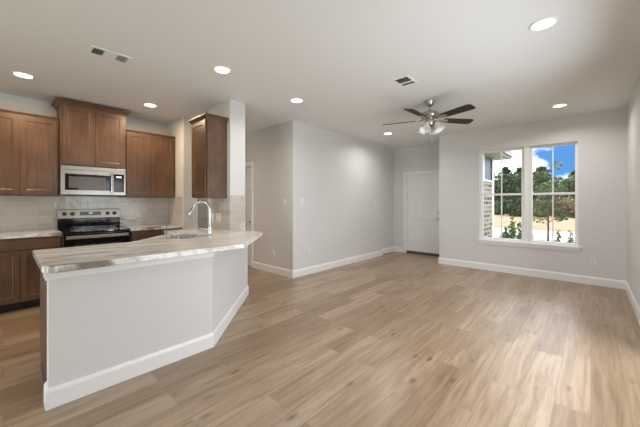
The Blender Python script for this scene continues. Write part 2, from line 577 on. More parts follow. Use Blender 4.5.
def copy_thing(src, loc, rotz, label, group=None):
    r = src.copy(); C.objects.link(r)
    r.location = loc; r.rotation_euler = (0, 0, rotz); r['label'] = label
    if group: r['group'] = group
    for ch in list(src.children):
        c = ch.copy(); C.objects.link(c); c.parent = r
        for g in list(ch.children):
            d = g.copy(); C.objects.link(d); d.parent = c
    return r

# ================================================================== room shell
H = 2.74
XR, YW, XL, YS, XA, YD = 0.393, 6.37, -3.80, 3.41, -3.915, 7.15
XK, YK, XRET = -5.656, 2.04, -5.0
YB = -2.6           # back wall behind the camera

bm = BM(); box(bm, -8.4, XR + .14, YB - .14, YD + .14, -0.2, 0.0)
struct('floor', bm, 'floor')
bm = BM(); box(bm, -8.4, XR + .14, YB - .14, YD + .14, H, H + 0.25)
struct('ceiling', bm, 'ceiling')

WX0, WX1, WZ0, WZ1 = -1.62, -0.155, 0.585, 2.325     # window opening
bm = BM()
box(bm, -2.40, WX0, YW, YW + .16, 0, H)
box(bm, WX1, XR, YW, YW + .16, 0, H)
box(bm, WX0, WX1, YW, YW + .16, 0, WZ0)
box(bm, WX0, WX1, YW, YW + .16, WZ1, H)
box(bm, -2.40, -2.28, YW + .16, YD + .14, 0, H)
struct('wall_front', bm, 'wall')
B3 = (1.40, 3.80, 0.0, 2.15)
bm = BM()
box(bm, XR, XR + .14, B3[1], YW + .16, 0, H); box(bm, XR, XR + .14, YB - .14, B3[0], 0, H); box(bm, XR, XR + .14, B3[0], B3[1], B3[3], H)
struct('wall_right', bm, 'wall')
bm = BM(); box(bm, XA, XL, YS, YW, 0, H); struct('wall_left', bm, 'wall')
bm = BM(); box(bm, XA - .12, XA, YS + .12, YD + .14, 0, H); struct('wall_alcove', bm, 'wall')
DX0, DX1, DZ = -3.56, -2.60, 2.04
bm = BM()
box(bm, XA, DX0, YD, YD + .14, 0, H); box(bm, DX1, -2.40, YD, YD + .14, 0, H); box(bm, DX0, DX1, YD, YD + .14, DZ, H)
struct('wall_entry', bm, 'wall')
# hall wall, facing the kitchen, with two door openings
D2 = (-5.90, -5.05); D3 = (-7.80, -6.95)
bm = BM()
for x0, x1 in ((-8.26, D3[0]), (D3[1], D2[0]), (D2[1], XA)):
    box(bm, x0, x1, YS, YS + .12, 0, H)
for d in (D2, D3):
    box(bm, d[0], d[1], YS, YS + .12, 2.07, H)
struct('wall_hall', bm, 'wall')
bm = BM(); box(bm, -8.38, -8.26, 2.16, YS + .12, 0, H); struct('wall_hall_end', bm, 'wall')
bm = BM()
box(bm, XK, XRET, YK, 2.28, 0, H); box(bm, -8.26, XK, 2.16, 2.28, 0, H)
struct('wall_pantry', bm, 'wall')
bm = BM(); box(bm, XK - .12, XK, YB - .14, 2.16, 0, H); struct('wall_kitchen', bm, 'wall')
SX0, SX1, SY0, SY1 = -4.30, -3.67, 2.13, 2.37
bm = BM(); box(bm, SX0, SX1, SY0, SY1, 0, H); struct('wall_stub', bm, 'wall')
# back wall with a patio door opening and a dining window
bm = BM()
B1 = (-3.6, -0.5, 0.0, 2.20); B2 = (-5.3, -4.2, 0.95, 2.2)
box(bm, XK, B2[0], YB - .14, YB, 0, H); box(bm, B2[1], B1[0], YB - .14, YB, 0, H); box(bm, B1[1], XR, YB - .14, YB, 0, H)
box(bm, B1[0], B1[1], YB - .14, YB, B1[3], H)
box(bm, B2[0], B2[1], YB - .14, YB, 0, B2[2]); box(bm, B2[0], B2[1], YB - .14, YB, B2[3], H)
struct('wall_back', bm, 'wall')

# peninsula half wall
PX, PY0, PYB = -2.523, 0.193, 1.286
PT = 0.115
t22 = math.tan(radians(22.5)) * PT
PEND = (-3.607, 2.37)
outer = [(PX, PY0), (PX, PYB), PEND]
inner = [(PX - PT, PY0), (PX - PT, PYB - t22), (-1.40 - SY0 , SY0)]
bm = BM(); prism(bm, outer + [(SX1, 2.37), (SX1, SY0), inner[2], inner[1], inner[0]], 0, 0.880)
struct('wall_peninsula', bm, 'wall')

# baseboards
BP = [(0, 0), (0.015, 0), (0.015, 0.105), (0.009, 0.118), (0.005, 0.13), (0, 0.13)]
def baseboard(name, path, prof=BP):
    bm = BM(); extrude_profile(bm, prof, path)
    return struct(name, bm, 'trim')
baseboard('baseboard_right', [(XR, YW), (XR, B3[1] + .02)])
baseboard('baseboard_side', [(XR, B3[0] - .02), (XR, YB)])
baseboard('baseboard_front', [(-2.40, YD - .03), (-2.40, YW), (XR, YW)])
baseboard('baseboard_left', [(-4.985, YS), (XL, YS), (XL, YW), (XA, YW), (XA, YD), (DX0 - .065, YD)])
baseboard('baseboard_hall', [(D3[1] + .065, YS), (D2[0] - .065, YS)])
baseboard('baseboard_pantry', [(XRET, YK), (XRET, 2.28), (-8.26, 2.28), (-8.26, YS)])
baseboard('baseboard_back', [(B1[0] - .02, YB), (XK, YB), (XK, -.25)])
baseboard('baseboard_peninsula', [(PX - PT, PY0), (PX, PY0), (PX, PYB), PEND],
          [(0, 0), (0.016, 0), (0.016, 0.105), (0.010, 0.12), (0.005, 0.128), (0, 0.128)])

# ledger trim under the counter on the half wall
bm = BM()
extrude_profile(bm, [(0, 0.815), (0.014, 0.815), (0.018, 0.822), (0.018, 0.880), (0, 0.880)], [(PX - PT, PY0), (PX, PY0), (PX, PYB), PEND])
struct('trim_counter', bm, 'trim')

# ================================================================== doors
def panel_grid(bm, w, h, t, cells, y_front, depth=0.009, slope=0.014):
    """A slab facing -y: front face at y_front with recessed panels; cells = (x0,x1,z0,z1)."""
    xs = sorted({0, w} | {c[0] for c in cells} | {c[1] for c in cells})
    zs = sorted({0, h} | {c[2] for c in cells} | {c[3] for c in cells})
    def q(pts):
        bm.faces.new([bm.verts.new(p) for p in pts])
    yf, yb = y_front, y_front + t
    for i in range(len(xs) - 1):
        for j in range(len(zs) - 1):
            x0, x1, z0, z1 = xs[i], xs[i + 1], zs[j], zs[j + 1]
            inside = any(c[0] <= x0 + 1e-6 and c[1] >= x1 - 1e-6 and c[2] <= z0 + 1e-6 and c[3] >= z1 - 1e-6 for c in cells)
            if not inside:
                q([(x0, yf, z0), (x1, yf, z0), (x1, yf, z1), (x0, yf, z1)])
    for x0, x1, z0, z1 in cells:
        a = [(x0, yf, z0), (x1, yf, z0), (x1, yf, z1), (x0, yf, z1)]
        s = slope
        bq = [(x0 + s, yf + depth, z0 + s), (x1 - s, yf + depth, z0 + s), (x1 - s, yf + depth, z1 - s), (x0 + s, yf + depth, z1 - s)]
        for i in range(4):
            j = (i + 1) % 4
            q([a[i], a[j], bq[j], bq[i]])
        q(bq)
    q([(0, yb, 0), (0, yb, h), (w, yb, h), (w, yb, 0)])
    q([(0, yf, 0), (0, yf, h), (0, yb, h), (0, yb, 0)])
    q([(w, yf, 0), (w, yb, 0), (w, yb, h), (w, yf, h)])
    q([(0, yf, h), (w, yf, h), (w, yb, h), (0, yb, h)])
    q([(0, yf, 0), (0, yb, 0), (w, yb, 0), (w, yf, 0)])
    bmesh.ops.remove_doubles(bm, verts=bm.verts, dist=1e-5)

def door_unit(name, x0, x1, y, top, cells_fn, knob_side, recess, bottom=0.012, thick=0.12):
    root = struct_root(name, (x0, y, 0))
    w = x1 - x0
    jam = 0.02
    sw, sh = w - 2 * jam, top - jam - bottom
    bm = BM(); panel_grid(bm, sw, sh, 0.04, cells_fn(sw, sh), 0)
    slab = obj('slab', bm, 'door', root, (jam, recess, bottom))
    bm = BM()
    box(bm, 0, jam, 0, thick, 0, top); box(bm, w - jam, w, 0, thick, 0, top); box(bm, 0, w, 0, thick, top - jam, top)
    obj('jamb', bm, 'trim', root)
    bm = BM()
    cw = 0.062
    pr = [(-cw, top + cw), (w + cw, top + cw), (w + cw, 0), (w - .006, 0), (w - .006, top - .006), (.006, top - .006), (.006, 0), (-cw, 0)]
    vs = prism(bm, pr, 0, 0.016)
    bmesh.ops.transform(bm, matrix=Matrix(((1, 0, 0, 0), (0, 0, -1, 0), (0, 1, 0, 0), (0, 0, 0, 1))), verts=vs)
    obj('casing', bm, 'trim', root, bevel=0.004)
    return root, slab, sw, sh

def knob(parent, x, z, name='knob', kind='ball'):
    bm = BM()
    mt = Matrix.Translation((x, 0, z)) @ Matrix.Rotation(radians(90), 4, 'X')
    if kind == 'ball':
        lathe(bm, [(0, 0), (.032, 0), (.032, .006), (.026, .010), (.011, .014), (.010, .032), (.020, .040), (.027, .050), (.026, .060), (.016, .066), (0, .067)], 20, mt)
    else:
        lathe(bm, [(0, 0), (.033, 0), (.033, .010), (.028, .016), (.016, .018), (.015, .026), (0, .027)], 20, mt)
    return obj(name, bm, 'nickel', parent)

def six_panel(w, h):
    m, g = 0.115, 0.10
    c = (w - 2 * m - g) / 2
    out = []
    for z0, z1 in ((0.20, 0.82), (0.98, 1.58), (1.70, h - 0.12)):
        out += [(m, m + c, z0, z1), (m + c + g, w - m, z0, z1)]
    return out
def five_panel(w, h):
    m = 0.11
    n = 5; g = 0.085
    ph = (h - 0.20 - 0.12 - g * (n - 1)) / n
    return [(m, w - m, 0.20 + i * (ph + g), 0.20 + i * (ph + g) + ph) for i in range(n)]

d1, slab, sw, sh = door_unit('door_1', DX0, DX1, YD, DZ, six_panel, 'r', 0.055, bottom=0.055, thick=0.14)
knob(slab, sw - 0.105, 0.86, 'door_knob'); knob(slab, sw - 0.105, 1.01, 'deadbolt', 'flat')
bm = BM(); lathe(bm, [(0, 0), (.012, 0), (.012, .006), (.006, .008), (0, .007)], 12, Matrix.Translation((sw / 2, 0, 1.45)) @ Matrix.Rotation(radians(90), 4, 'X'))
obj('peephole', bm, 'nickel', slab)
bm = BM(); box(bm, 0.02, DX1 - DX0 - 0.02, 0.005, 0.14, 0.0, 0.05); box(bm, .02, DX1 - DX0 - .02, 0.03, .11, .05, .054)
obj('threshold', bm, 'threshold', d1)
d2, slab, sw, sh = door_unit('door_2', D2[0], D2[1], YS, 2.07, five_panel, 'r', 0.07)
knob(slab, sw - 0.065, 0.90, 'door_knob')
d3, slab, sw, sh = door_unit('door_3', D3[0], D3[1], YS, 2.07, five_panel, 'r', 0.07)
knob(slab, sw - 0.065, 0.90, 'door_knob')

# ================================================================== windows
def hung_window(name, x0, x1, z0, z1, y):
    root = struct_root(name, (x0, y, z0))
    w, h = x1 - x0, z1 - z0
    f = 0.042
    bm = BM()
    box(bm, 0, f, 0, .07, 0, h); box(bm, w - f, w, 0, .07, 0, h); box(bm, f, w - f, 0, .07, 0, f); box(bm, f, w - f, 0, .07, h - f, h)
    obj('frame', bm, 'vinyl', root, bevel=0.003)
    mid = h * 0.505
    bm = BM(); box(bm, f, w - f, .008, .05, mid - .02, mid + .02)
    obj('meeting_rail', bm, 'vinyl', root, bevel=0.003)
    for a, b_ in ((f, mid - .02), (mid + .02, h - f)):
        bm = BM(); box(bm, w / 2 - .009, w / 2 + .009, .022, .036, a, b_)
        obj('muntin', bm, 'vinyl', root)
        bm = BM(); box(bm, f, w - f, .040, .044, a, b_)
        obj('pane', bm, 'glass', root)
    return root
YG = YW + 0.075
hung_window('window_1', WX0, -0.895, WZ0, WZ1, YG)
hung_window('window_2', -0.82, WX1, WZ0, WZ1, YG)
bm = BM(); box(bm, -0.895, -0.82, YW + .03, YW + .15, WZ0, WZ1); struct('trim_1', bm, 'vinyl', bevel=0.004)
bm = BM()
box(bm, WX0 - .045, WX1 + .045, YW - .035, YW, WZ0 - .022, WZ0 + .004)
box(bm, WX0, WX1, YW, YW + .075, WZ0 - .0, WZ0 + .004)
box(bm, WX0 - .02, WX1 + .02, YW - .016, YW, WZ0 - .075, WZ0 - .022)
struct('trim_2', bm, 'trim', bevel=0.004)
# thin white returns lining the opening
bm = BM()
box(bm, WX0, WX0 + .006, YW + .002, YG, WZ0 + .004, WZ1); box(bm, WX1 - .006, WX1, YW + .002, YG, WZ0 + .004, WZ1); box(bm, WX0 + .006, WX1 - .006, YW + .002, YG, WZ1 - .006, WZ1)
struct('trim_3', bm, 'trim')
# patio door and dining window behind the camera
def slider(name, x0, x1, z0, z1, n, loc=None, rotz=0.0):
    root = struct_root(name, loc or (x0, YB - .09, z0), rotz)
    w, h = x1 - x0, z1 - z0; f = .06
    bm = BM()
    box(bm, 0, w, 0, .06, 0, f); box(bm, 0, w, 0, .06, h - f, h)
    for i in range(n + 1):
        c = f / 2 + (w - f) * i / n
        box(bm, c - f / 2, c + f / 2, 0, .06, f, h - f)
    obj('frame', bm, 'vinyl', root)
    for i in range(n):
        a = f + (w - f) * i / n; b_ = (w - f) * (i + 1) / n
        bm = BM(); box(bm, a, b_, .028, .032, f, h - f); obj('pane', bm, 'glass', root)
slider('door_4', *B1, 3)
slider('window_3', *B2, 2)
slider('door_added', *B3, 2, (XR + .09, B3[0], B3[2]), radians(90))  # unseen glazed side opening, added to let in fill light

# ================================================================== kitchen cabinets
def cab_door(parent, x0, x1, z0, z1, yf, name='door', stile=0.058):
    w, h = x1 - x0, z1 - z0
    bm = BM(); panel_grid(bm, w, h, 0.019, [(stile, w - stile, stile, h - stile)], 0, 0.006, 0.010)
    return obj(name, bm, 'cabinet', parent, (x0, yf - 0.0195, z0), bevel=0.0015)

def crown(parent, w, d, z0, z1, out, sides='lr', name='crown_moulding', mat='cabinet'):
    h = z1 - z0
    prof = [(0, z0), (out * .15, z0), (out * .25, z0 + h * .15), (out * .45, z0 + h * .4), (out * .85, z0 + h * .72), (out, z0 + h * .78), (out, z1), (0, z1)]
    path = []
    if 'l' in sides: path.append((0, 0))
    path += [(0, -d), (w, -d)]
    if 'r' in sides: path.append((w, 0))
    bm = BM()
    extrude_profile(bm, prof, path)
    box(bm, 0, w, -d, 0, z1 - .012, z1 - .001)
    return obj(name, bm, mat, parent)

def upper(label, loc, rotz, w, d, h, doors, gap=0.004, cr=None, sides='', group='wall cabinets'):
    """origin: back bottom corner; local x = width, front faces -y"""
    t = thing('wall_cabinet', label, 'cabinet', loc, rotz, group)
    bm = BM(); box(bm, 0, w, -d, -0.001, 0, h); obj('body', bm, 'cabinet', t, bevel=0.0015)
    m = 0.022
    dw = (w - 2 * m - gap * (doors - 1)) / doors
    for i in range(doors):
        x = m + i * (dw + gap)
        cab_door(t, x, x + dw, 0.012, h - 0.02, -d)
    if cr:
        crown(t, w, d, h - cr[0] * .3, h + cr[0] * .7, cr[1], sides)
    return t

R90 = radians(90)
UD = 0.316
upper('brown two-door wall cabinet at left edge, over the short counter left of the range', (XK, -0.245, 1.400), R90, 0.760, UD, 1.04, 2, cr=(0.03, 0.016), sides='')
upper('tallest brown two-door cabinet with crown moulding, directly above the microwave', (XK, 0.518, 1.822), R90, 0.760, 0.385, 0.835, 2, cr=(0.075, 0.055), sides='lr')
upper('brown two-door wall cabinet right of the microwave, in the kitchen corner', (XK, 1.280, 1.395), R90, 0.757, UD, 1.04, 2, cr=(0.03, 0.016), sides='')
upper('narrow brown single-door wall cabinet hung on the white wall stub above the sink', (-4.21, SY0, 1.375), 0, 0.457, 0.287, 1.065, 1, cr=(0.070, 0.045), sides='lr')

def base_cab(label, loc, rotz, w, d, h, doors, drawer=True, group='base cabinets', endpanel=False):
    t = thing('base_cabinet', label, 'cabinet', loc, rotz, group)
    bm = BM(); box(bm, 0, w, -d, -0.002, 0.105, h); obj('body', bm, 'cabinet', t, bevel=0.0015)
    bm = BM(); box(bm, 0, w, -d + .075, -0.02, 0, 0.105); obj('toe_kick', bm, 'black_plastic', t)  # toe-space shade put into the colour, darker than the cabinet wood
    m = 0.02
    zt = h - 0.02
    if drawer:
        bm = BM(); panel_grid(bm, w - 2 * m, 0.125, 0.019, [], 0); obj('drawer_front', bm, 'cabinet', t, (m, -d - .0195, h - .145), bevel=0.003)
        zt = h - 0.152
    dw = (w - 2 * m - .004 * (doors - 1)) / doors
    for i in range(doors):
        x = m + i * (dw + .004)
        cab_door(t, x, x + dw, 0.122, zt, -d)
    return t
ZC0, ZC1 = 0.882, 0.925
base_cab('brown base cabinet under the left counter, left of the range', (XK, -0.245, 0), R90, 0.760, 0.610, ZC0 - .001, 2)
base_cab('brown base cabinet right of the range, in the kitchen corner', (XK, 1.281, 0), R90, 0.757, 0.610, ZC0 - .001, 2)
base_cab('brown end cabinet behind the near end of the white peninsula', (PX - PT - .001, 0.828, 0), -R90, 0.828 - 0.197, 0.61, ZC0 - .001, 1)
base_cab('brown base cabinet below the narrow wall cabinet, beside the sink', (-4.28, SY0, 0), 0, 0.365, 0.61, ZC0 - .001, 1)

# diagonal sink cabinet
poly = [(PX - PT - .003, .832), (PX - PT - .003, PYB - t22 - .003), (-3.535, 2.126), (-3.912, 2.126), (-3.912, 1.525), (-3.245, .832)]
sk = thing('sink_cabinet', 'brown diagonal corner cabinet under the sink, between two peninsula cabinets', 'cabinet', (-3.3, 1.5, 0), 0, 'base cabinets')
def loc_poly(p): return [(x + 3.3, y - 1.5) for x, y in p]
bm = BM(); prism(bm, loc_poly(poly), 0.105, 0.60)
lp = loc_poly(poly)
for i in range(6):
    a, b_ = Vector(lp[i]), Vector(lp[(i + 1) % 6])
    d = (b_ - a).normalized(); nrm = Vector((-d.y, d.x)) * 0.015
    prism(bm, [tuple(a), tuple(b_), tuple(b_ + nrm), tuple(a + nrm)], 0.60, ZC0 - .001)
obj('body', bm, 'cabinet', sk)
ins = [(-2.7, .85), (-2.7, 1.23), (-3.5, 2.05), (-3.86, 2.05), (-3.86, 1.56), (-3.18, .85)]
bm = BM(); prism(bm, loc_poly(ins), 0.0, 0.105); obj('toe_kick', bm, 'cabinet', sk)
fa, fb = Vector((-3.912, 1.525)), Vector((-3.245, .832))
fl = (fb - fa).length
ang = math.atan2(fb.y - fa.y, fb.x - fa.x)
for i in range(2):
    w = (fl - .05) / 2 - .002
    o = cab_door(sk, 0, w, 0, 0.70, 0)
    p = fa + (fb - fa).normalized() * (.025 + i * (w + .004))
    nrm = Vector((sin(ang), -cos(ang))) * 0.0205
    o.location = (p.x + 3.3 + nrm.x, p.y - 1.5 + nrm.y, 0.125)
    o.rotation_euler = (0, 0, ang)

# ================================================================== countertops
def slab(name, label, pts, hole=None, cat='countertop'):
    bm = BM()
    top = [bm.verts.new((p[0], p[1], ZC1)) for p in pts]
    edges = [bm.edges.new((top[i], top[(i + 1) % len(top)])) for i in range(len(top))]
    if hole:
        hv = [bm.verts.new((p[0], p[1], ZC1)) for p in hole]
        edges += [bm.edges.new((hv[i], hv[(i + 1) % len(hv)])) for i in range(len(hv))]
        bmesh.ops.triangle_fill(bm, edges=edges, use_beauty=True)
    else:
        bm.faces.new(top)
    ret = bmesh.ops.extrude_face_region(bm, geom=list(bm.faces))
    vs = [v for v in ret['geom'] if isinstance(v, bmesh.types.BMVert)]
    bmesh.ops.translate(bm, verts=vs, vec=(0, 0, ZC0 - ZC1))
    o = obj(name, bm, 'granite', bevel=0.004)
    return tag(o, label, cat)

def rrect(cx, cy, hw, hh, r, ang, n=6):
    out = []
    for sx, sy, a0 in ((1, 1, 0), (-1, 1, 90), (-1, -1, 180), (1, -1, 270)):
        for i in range(n + 1):
            a = radians(a0 + 90 * i / n)
            x, y = sx * (hw - r) + r * cos(a), sy * (hh - r) + r * sin(a)
            out.append((cx + x * cos(ang) - y * sin(ang), cy + x * sin(ang) + y * cos(ang)))
    return out

XC = -2.364
SKC = (-3.41, 1.40); SKA = radians(135)      # sink long axis
hole = rrect(SKC[0], SKC[1], 0.27, 0.205, 0.07, SKA)
CY = 0.155
pen = [(XC, CY + .06), (XC, 1.518), (-3.125, 2.279), (-3.155, 2.285), (SX1 + .001, 2.285), (SX1 + .001, SY0 - .001), (-4.285, SY0 - .001), (-4.285, 1.488), (-3.938, 1.488), (-3.278, .828), (-3.278, CY), (XC - .06, CY)]
slab('countertop', 'large bent granite countertop with brown and grey streaks on the white peninsula', pen, hole)
slab('countertop', 'short granite countertop at left edge, left of the range', [(XK + .001, -.25), (-5.02, -.25), (-5.02, .514), (XK + .001, .514)])
slab('countertop', 'short granite countertop in the kitchen corner, right of the range', [(XK + .001, 1.281), (-5.02, 1.281), (-5.02, YK - .001), (XK + .001, YK - .001)])

# sink
sink = thing('sink', 'undermount stainless steel sink set into the peninsula countertop', 'sink', (SKC[0], SKC[1], 0.66))
bm = BM()
rings = []
for hw, hh, r, z in ((0.285, 0.22, .08, .221), (0.268, 0.203, .07, .221), (0.262, 0.197, .07, .10), (0.25, 0.185, .08, .02), (0.22, 0.155, .08, .008), (0.04, 0.04, .039, .002)):
    rings.append([bm.verts.new((x, y, z)) for x, y in rrect(0, 0, hw, hh, r, SKA)])
for a, b_ in zip(rings, rings[1:]):
    for i in range(len(a)):
        j = (i + 1) % len(a)
        bm.faces.new((a[i], a[j], b_[j], b_[i])).smooth = True
o = obj('basin', bm, 'sinksteel', sink)
so = o.modifiers.new('solid', 'SOLIDIFY'); so.thickness = 0.002; so.offset = -1
bm = BM(); lathe(bm, [(0, 0.004), (.030, 0.004), (.040, .008), (.042, .004), (.042, -.02), (0, -.02)], 20); obj('drain', bm, 'chrome', sink)

# faucet: gooseneck pull-down, spout swung over the sink
fc = thing('faucet', 'chrome gooseneck pull-down kitchen faucet standing behind the sink', 'faucet', (-3.20, 1.60, ZC1))
bm = BM(); lathe(bm, [(0, 0), (.030, 0), (.030, .008), (.024, .014), (.021, .03), (.020, .11), (.017, .12), (0, .12)], 20); obj('base', bm, 'chrome', fc)
du = Vector((-1, -1, 0)).normalized()
pts = [Vector((0, 0, .11)), Vector((0, 0, .20)), Vector((0, 0, .30))]
R = 0.092
for i in range(1, 15):
    a = radians(i * 160 / 14)
    pts.append(Vector((0, 0, .30)) + du * (R - R * cos(a)) + Vector((0, 0, R * sin(a))))
bm = BM(); tube(bm, pts, 0.014, 12); obj('spout', bm, 'chrome', fc)
d = (pts[-1] - pts[-2]).normalized()
p = pts[-1]
bm = BM(); tube(bm, [p, p + d * .02, p + d * .06, p + d * .10, p + d * .115], [.016, .019, .024, .026, .021], 14); obj('spray_head', bm, 'chrome', fc)
bm = BM()
hd = Vector((-0.75, -0.66, 0)).normalized()
tube(bm, [hd * .015 + Vector((0, 0, .075)), hd * .045 + Vector((0, 0, .078))], [.013, .012], 12)
tube(bm, [hd * .04 + Vector((0, 0, .078)), hd * .075 + Vector((0, 0, .082)), hd * .105 + Vector((0, 0, .088))], [.009, .007, .006], 10)
obj('handle', bm, 'chrome', fc)

# ================================================================== backsplash
bm = BM()
box(bm, XK + .001, XK + .008, -.25, YK - .009, ZC1 + .001, 1.399)
o = obj('backsplash', bm, 'tile'); tag(o, 'long grey glossy subway tile backsplash on the kitchen wall behind the range', 'backsplash')
bm = BM()
box(bm, XK, -5.035, YK - .008, YK, ZC1 + .001, 1.41)
o = obj('backsplash', bm, 'tile'); tag(o, 'small strip of grey subway tile on the side wall right of the corner counter', 'backsplash')
bm = BM()
box(bm, SX0, SX1, SY0 - .008, SY0 - .001, ZC1 + .001, 1.374)
o = obj('backsplash', bm, 'tile'); tag(o, 'grey subway tile on the shaded face of the wall stub behind the faucet', 'backsplash')
bm = BM(); box(bm, SX1 + .001, SX1 + .008, SY0, SY1 - .015, ZC1 + .001, 1.41)
o = obj('backsplash', bm, 'tile'); tag(o, 'narrow grey subway tile strip on the bright end of the wall stub', 'backsplash')

# ================================================================== range
rg = thing('range', 'stainless and black electric range between the two short counters', 'range', (XK + .012, 0.520, 0), R90)
RW, RD = 0.754, 0.60
bm = BM(); box(bm, 0, RW, -RD, 0, .09, .895); obj('body', bm, 'black_plastic', rg, bevel=.003)
bm = BM(); box(bm, .02, RW - .02, -RD + .05, -.03, 0, .09); obj('toe_kick', bm, 'black_plastic', rg)
bm = BM(); box(bm, 0, RW, -RD - .03, -.07, .895, .918); ct = obj('cooktop', bm, 'black_glass', rg, bevel=.004)
for x, y, r in ((.2, -.45, .1), (.55, -.45, .085), (.2, -.2, .075), (.55, -.2, .1)):
    bm = BM()
    lathe(bm, [(r - .004, .0), (r, .0), (r, .0006), (r - .004, .0006), (r - .004, .0)], 32)
    obj('burner_ring', bm, 'vent_slat', ct, (x, y, .918))
bm = BM(); box(bm, .0, RW, -.062, 0, .9, 1.075); bg = obj('backguard', bm, 'black_glass', rg, bevel=.004)
bm = BM(); prism(bm, [(-.004, 1.075), (-.072, 1.075), (-.056, 1.205), (-.004, 1.205)], 0.0, RW)
bmesh.ops.transform(bm, matrix=Matrix(((0, 0, 1, 0), (1, 0, 0, 0), (0, 1, 0, 0), (0, 0, 0, 1))), verts=bm.verts)
pn = obj('control_panel', bm, 'steel', rg, bevel=.004)
tilt = Matrix.Rotation(radians(90 - 7), 4, 'X')
for x in (.075, .165, RW - .165, RW - .075):
    bm = BM(); lathe(bm, [(0, 0), (.027, 0), (.026, .012), (.021, .022), (.019, .028), (0, .029)], 18, Matrix.Translation((x, -.065, 1.142)) @ tilt)
    obj('knob', bm, 'black_plastic', pn)
bm = BM(); box(bm, RW * .5 - .125, RW * .5 + .125, -.0725, -.06, 1.117, 1.172); dp = obj('display', bm, 'black_glass', pn)
bm = BM(); box(bm, RW * .5 - .022, RW * .5 + .022, -.0735, -.072, 1.142, 1.160); obj('clock_readout', bm, 'display', dp)
bm = BM(); box(bm, .004, RW - .004, -RD - .028, -RD, .265, .885); od = obj('oven_door', bm, 'black_glass', rg, bevel=.004)
bm = BM(); box(bm, .11, RW - .11, -RD - .030, -RD - .027, .36, .74); obj('window', bm, 'smoke_glass', od)
bm = BM()
box(bm, .03, RW - .03, -RD - .075, -RD - .050, .825, .868)
box(bm, .06, .085, -RD - .052, -RD - .027, .835, .858); box(bm, RW - .085, RW - .06, -RD - .052, -RD - .027, .835, .858)
obj('handle', bm, 'steel', od, bevel=.005)
bm = BM(); box(bm, .004, RW - .004, -RD - .024, -RD, .095, .258); obj('storage_drawer', bm, 'steel', rg, bevel=.004)

# ================================================================== microwave
mw = thing('microwave', 'stainless over-the-range microwave under the tallest cabinet', 'microwave', (XK + .004, 0.520, 1.408), R90)
MW, MD, MH = 0.754, 0.375, 0.412
bm = BM(); box(bm, 0, MW, -MD, 0, .0, MH); obj('body', bm, 'black_plastic', mw, bevel=.003)
bm = BM(); box(bm, 0, MW, -MD - .022, -MD, MH - .055, MH - .002); obj('vent_panel', bm, 'steel', mw, bevel=.003)
DWX = 0.575
bm = BM()
box(bm, 0, DWX, -MD - .025, -MD, .012, .075); box(bm, 0, DWX, -MD - .025, -MD, MH - .115, MH - .057)
box(bm, 0, .045, -MD - .025, -MD, .075, MH - .115); box(bm, DWX - .012, DWX, -MD - .025, -MD, .075, MH - .115)
md = obj('door', bm, 'steel', mw, bevel=.002)
bm = BM(); box(bm, .045, DWX - .012, -MD - .021, -MD, .075, MH - .115); obj('door_glass', bm, 'black_glass', md)
bm = BM(); box(bm, .085, DWX - .07, -MD - .0225, -MD - .02, .105, MH - .15); obj('window', bm, 'smoke_glass', md)
bm = BM()
hx = DWX - .005
tube(bm, [(hx, -MD - .055, .045), (hx, -MD - .055, MH - .085)], .012, 12)
tube(bm, [(hx, -MD - .02, .075), (hx, -MD - .055, .075)], .008, 8); tube(bm, [(hx, -MD - .02, MH - .115), (hx, -MD - .055, MH - .115)], .008, 8)
obj('handle', bm, 'chrome', md)
bm = BM(); box(bm, DWX + .004, MW, -MD - .024, -MD, .012, MH - .057); cp = obj('control_panel', bm, 'steel', mw, bevel=.003)
bm = BM(); box(bm, DWX + .022, MW - .022, -MD - .026, -MD - .023, .055, MH - .085); ky = obj('keypad', bm, 'black_glass', cp)
bm = BM(); box(bm, DWX + .055, MW - .055, -MD - .0268, -MD - .0258, MH - .14, MH - .115); obj('clock_readout', bm, 'display', ky)

# ================================================================== outlets and switches
def plate_unit(name, label, cat, loc, rotz, w=0.072, h=0.116, kind='outlet', gangs=1, group=None, horizontal=False):
    """mounted flat on a wall; local -y is the room side"""
    t = thing(name, label, cat, loc, rotz, group)
    bm = BM(); box(bm, -w / 2, w / 2, -.006, 0, -h / 2, h / 2); obj('plate', bm, 'plate', t, bevel=.002)
    if kind == 'outlet':
        for s in (-1, 1):
            bm = BM()
            if horizontal: box(bm, s * .028 - .015, s * .028 + .015, -.008, -.006, -.017, .017)
            else: box(bm, -.017, .017, -.008, -.006, s * .028 - .015, s * .028 + .015)
            obj('socket', bm, 'socket', t, bevel=.001)
    else:
        for i in range(gangs):
            x = (i - (gangs - 1) / 2) * .046
            bm = BM(); box(bm, x - .016, x + .016, -.009, -.006, -.034, .034)
            obj('rocker', bm, 'plate', t, bevel=.001)
    return t
plate_unit('light_switch', 'white double light switch on the left wall near its outer corner', 'switch', (XL, 3.616, 1.32), R90, .118, .118, 'switch', 2)
plate_unit('light_switch', 'small white single switch at the far end of the left wall, by the entry', 'switch', (XL, 6.06, 1.32), R90, kind='switch')
plate_unit('light_switch', 'white single switch on the hall wall, left of the corner', 'switch', (-4.02, YS, 1.32), 0, kind='switch')
plate_unit('outlet', 'white outlet low on the left wall below the double switch', 'outlet', (XL, 3.80, 0.40), R90)
plate_unit('outlet', 'white outlet low at the far end of the left wall', 'outlet', (XL, 6.04, 0.37), R90)
plate_unit('outlet', 'white outlet low on the hall wall beside the corner', 'outlet', (-4.34, YS, 0.37), 0)
plate_unit('outlet', 'white outlet low on the window wall, right of the window', 'outlet', (0.02, YW, 0.36), 0)
plate_unit('outlet', 'white horizontal outlet in the tile between range and kitchen corner', 'outlet', (XK + .008, 1.53, 1.115), R90, .116, .072, horizontal=True)
plate_unit('light_switch', 'left white switch plate in the tile of the wall stub behind the faucet', 'switch', (-4.165, SY0 - .008, 1.095), 0, kind='switch')
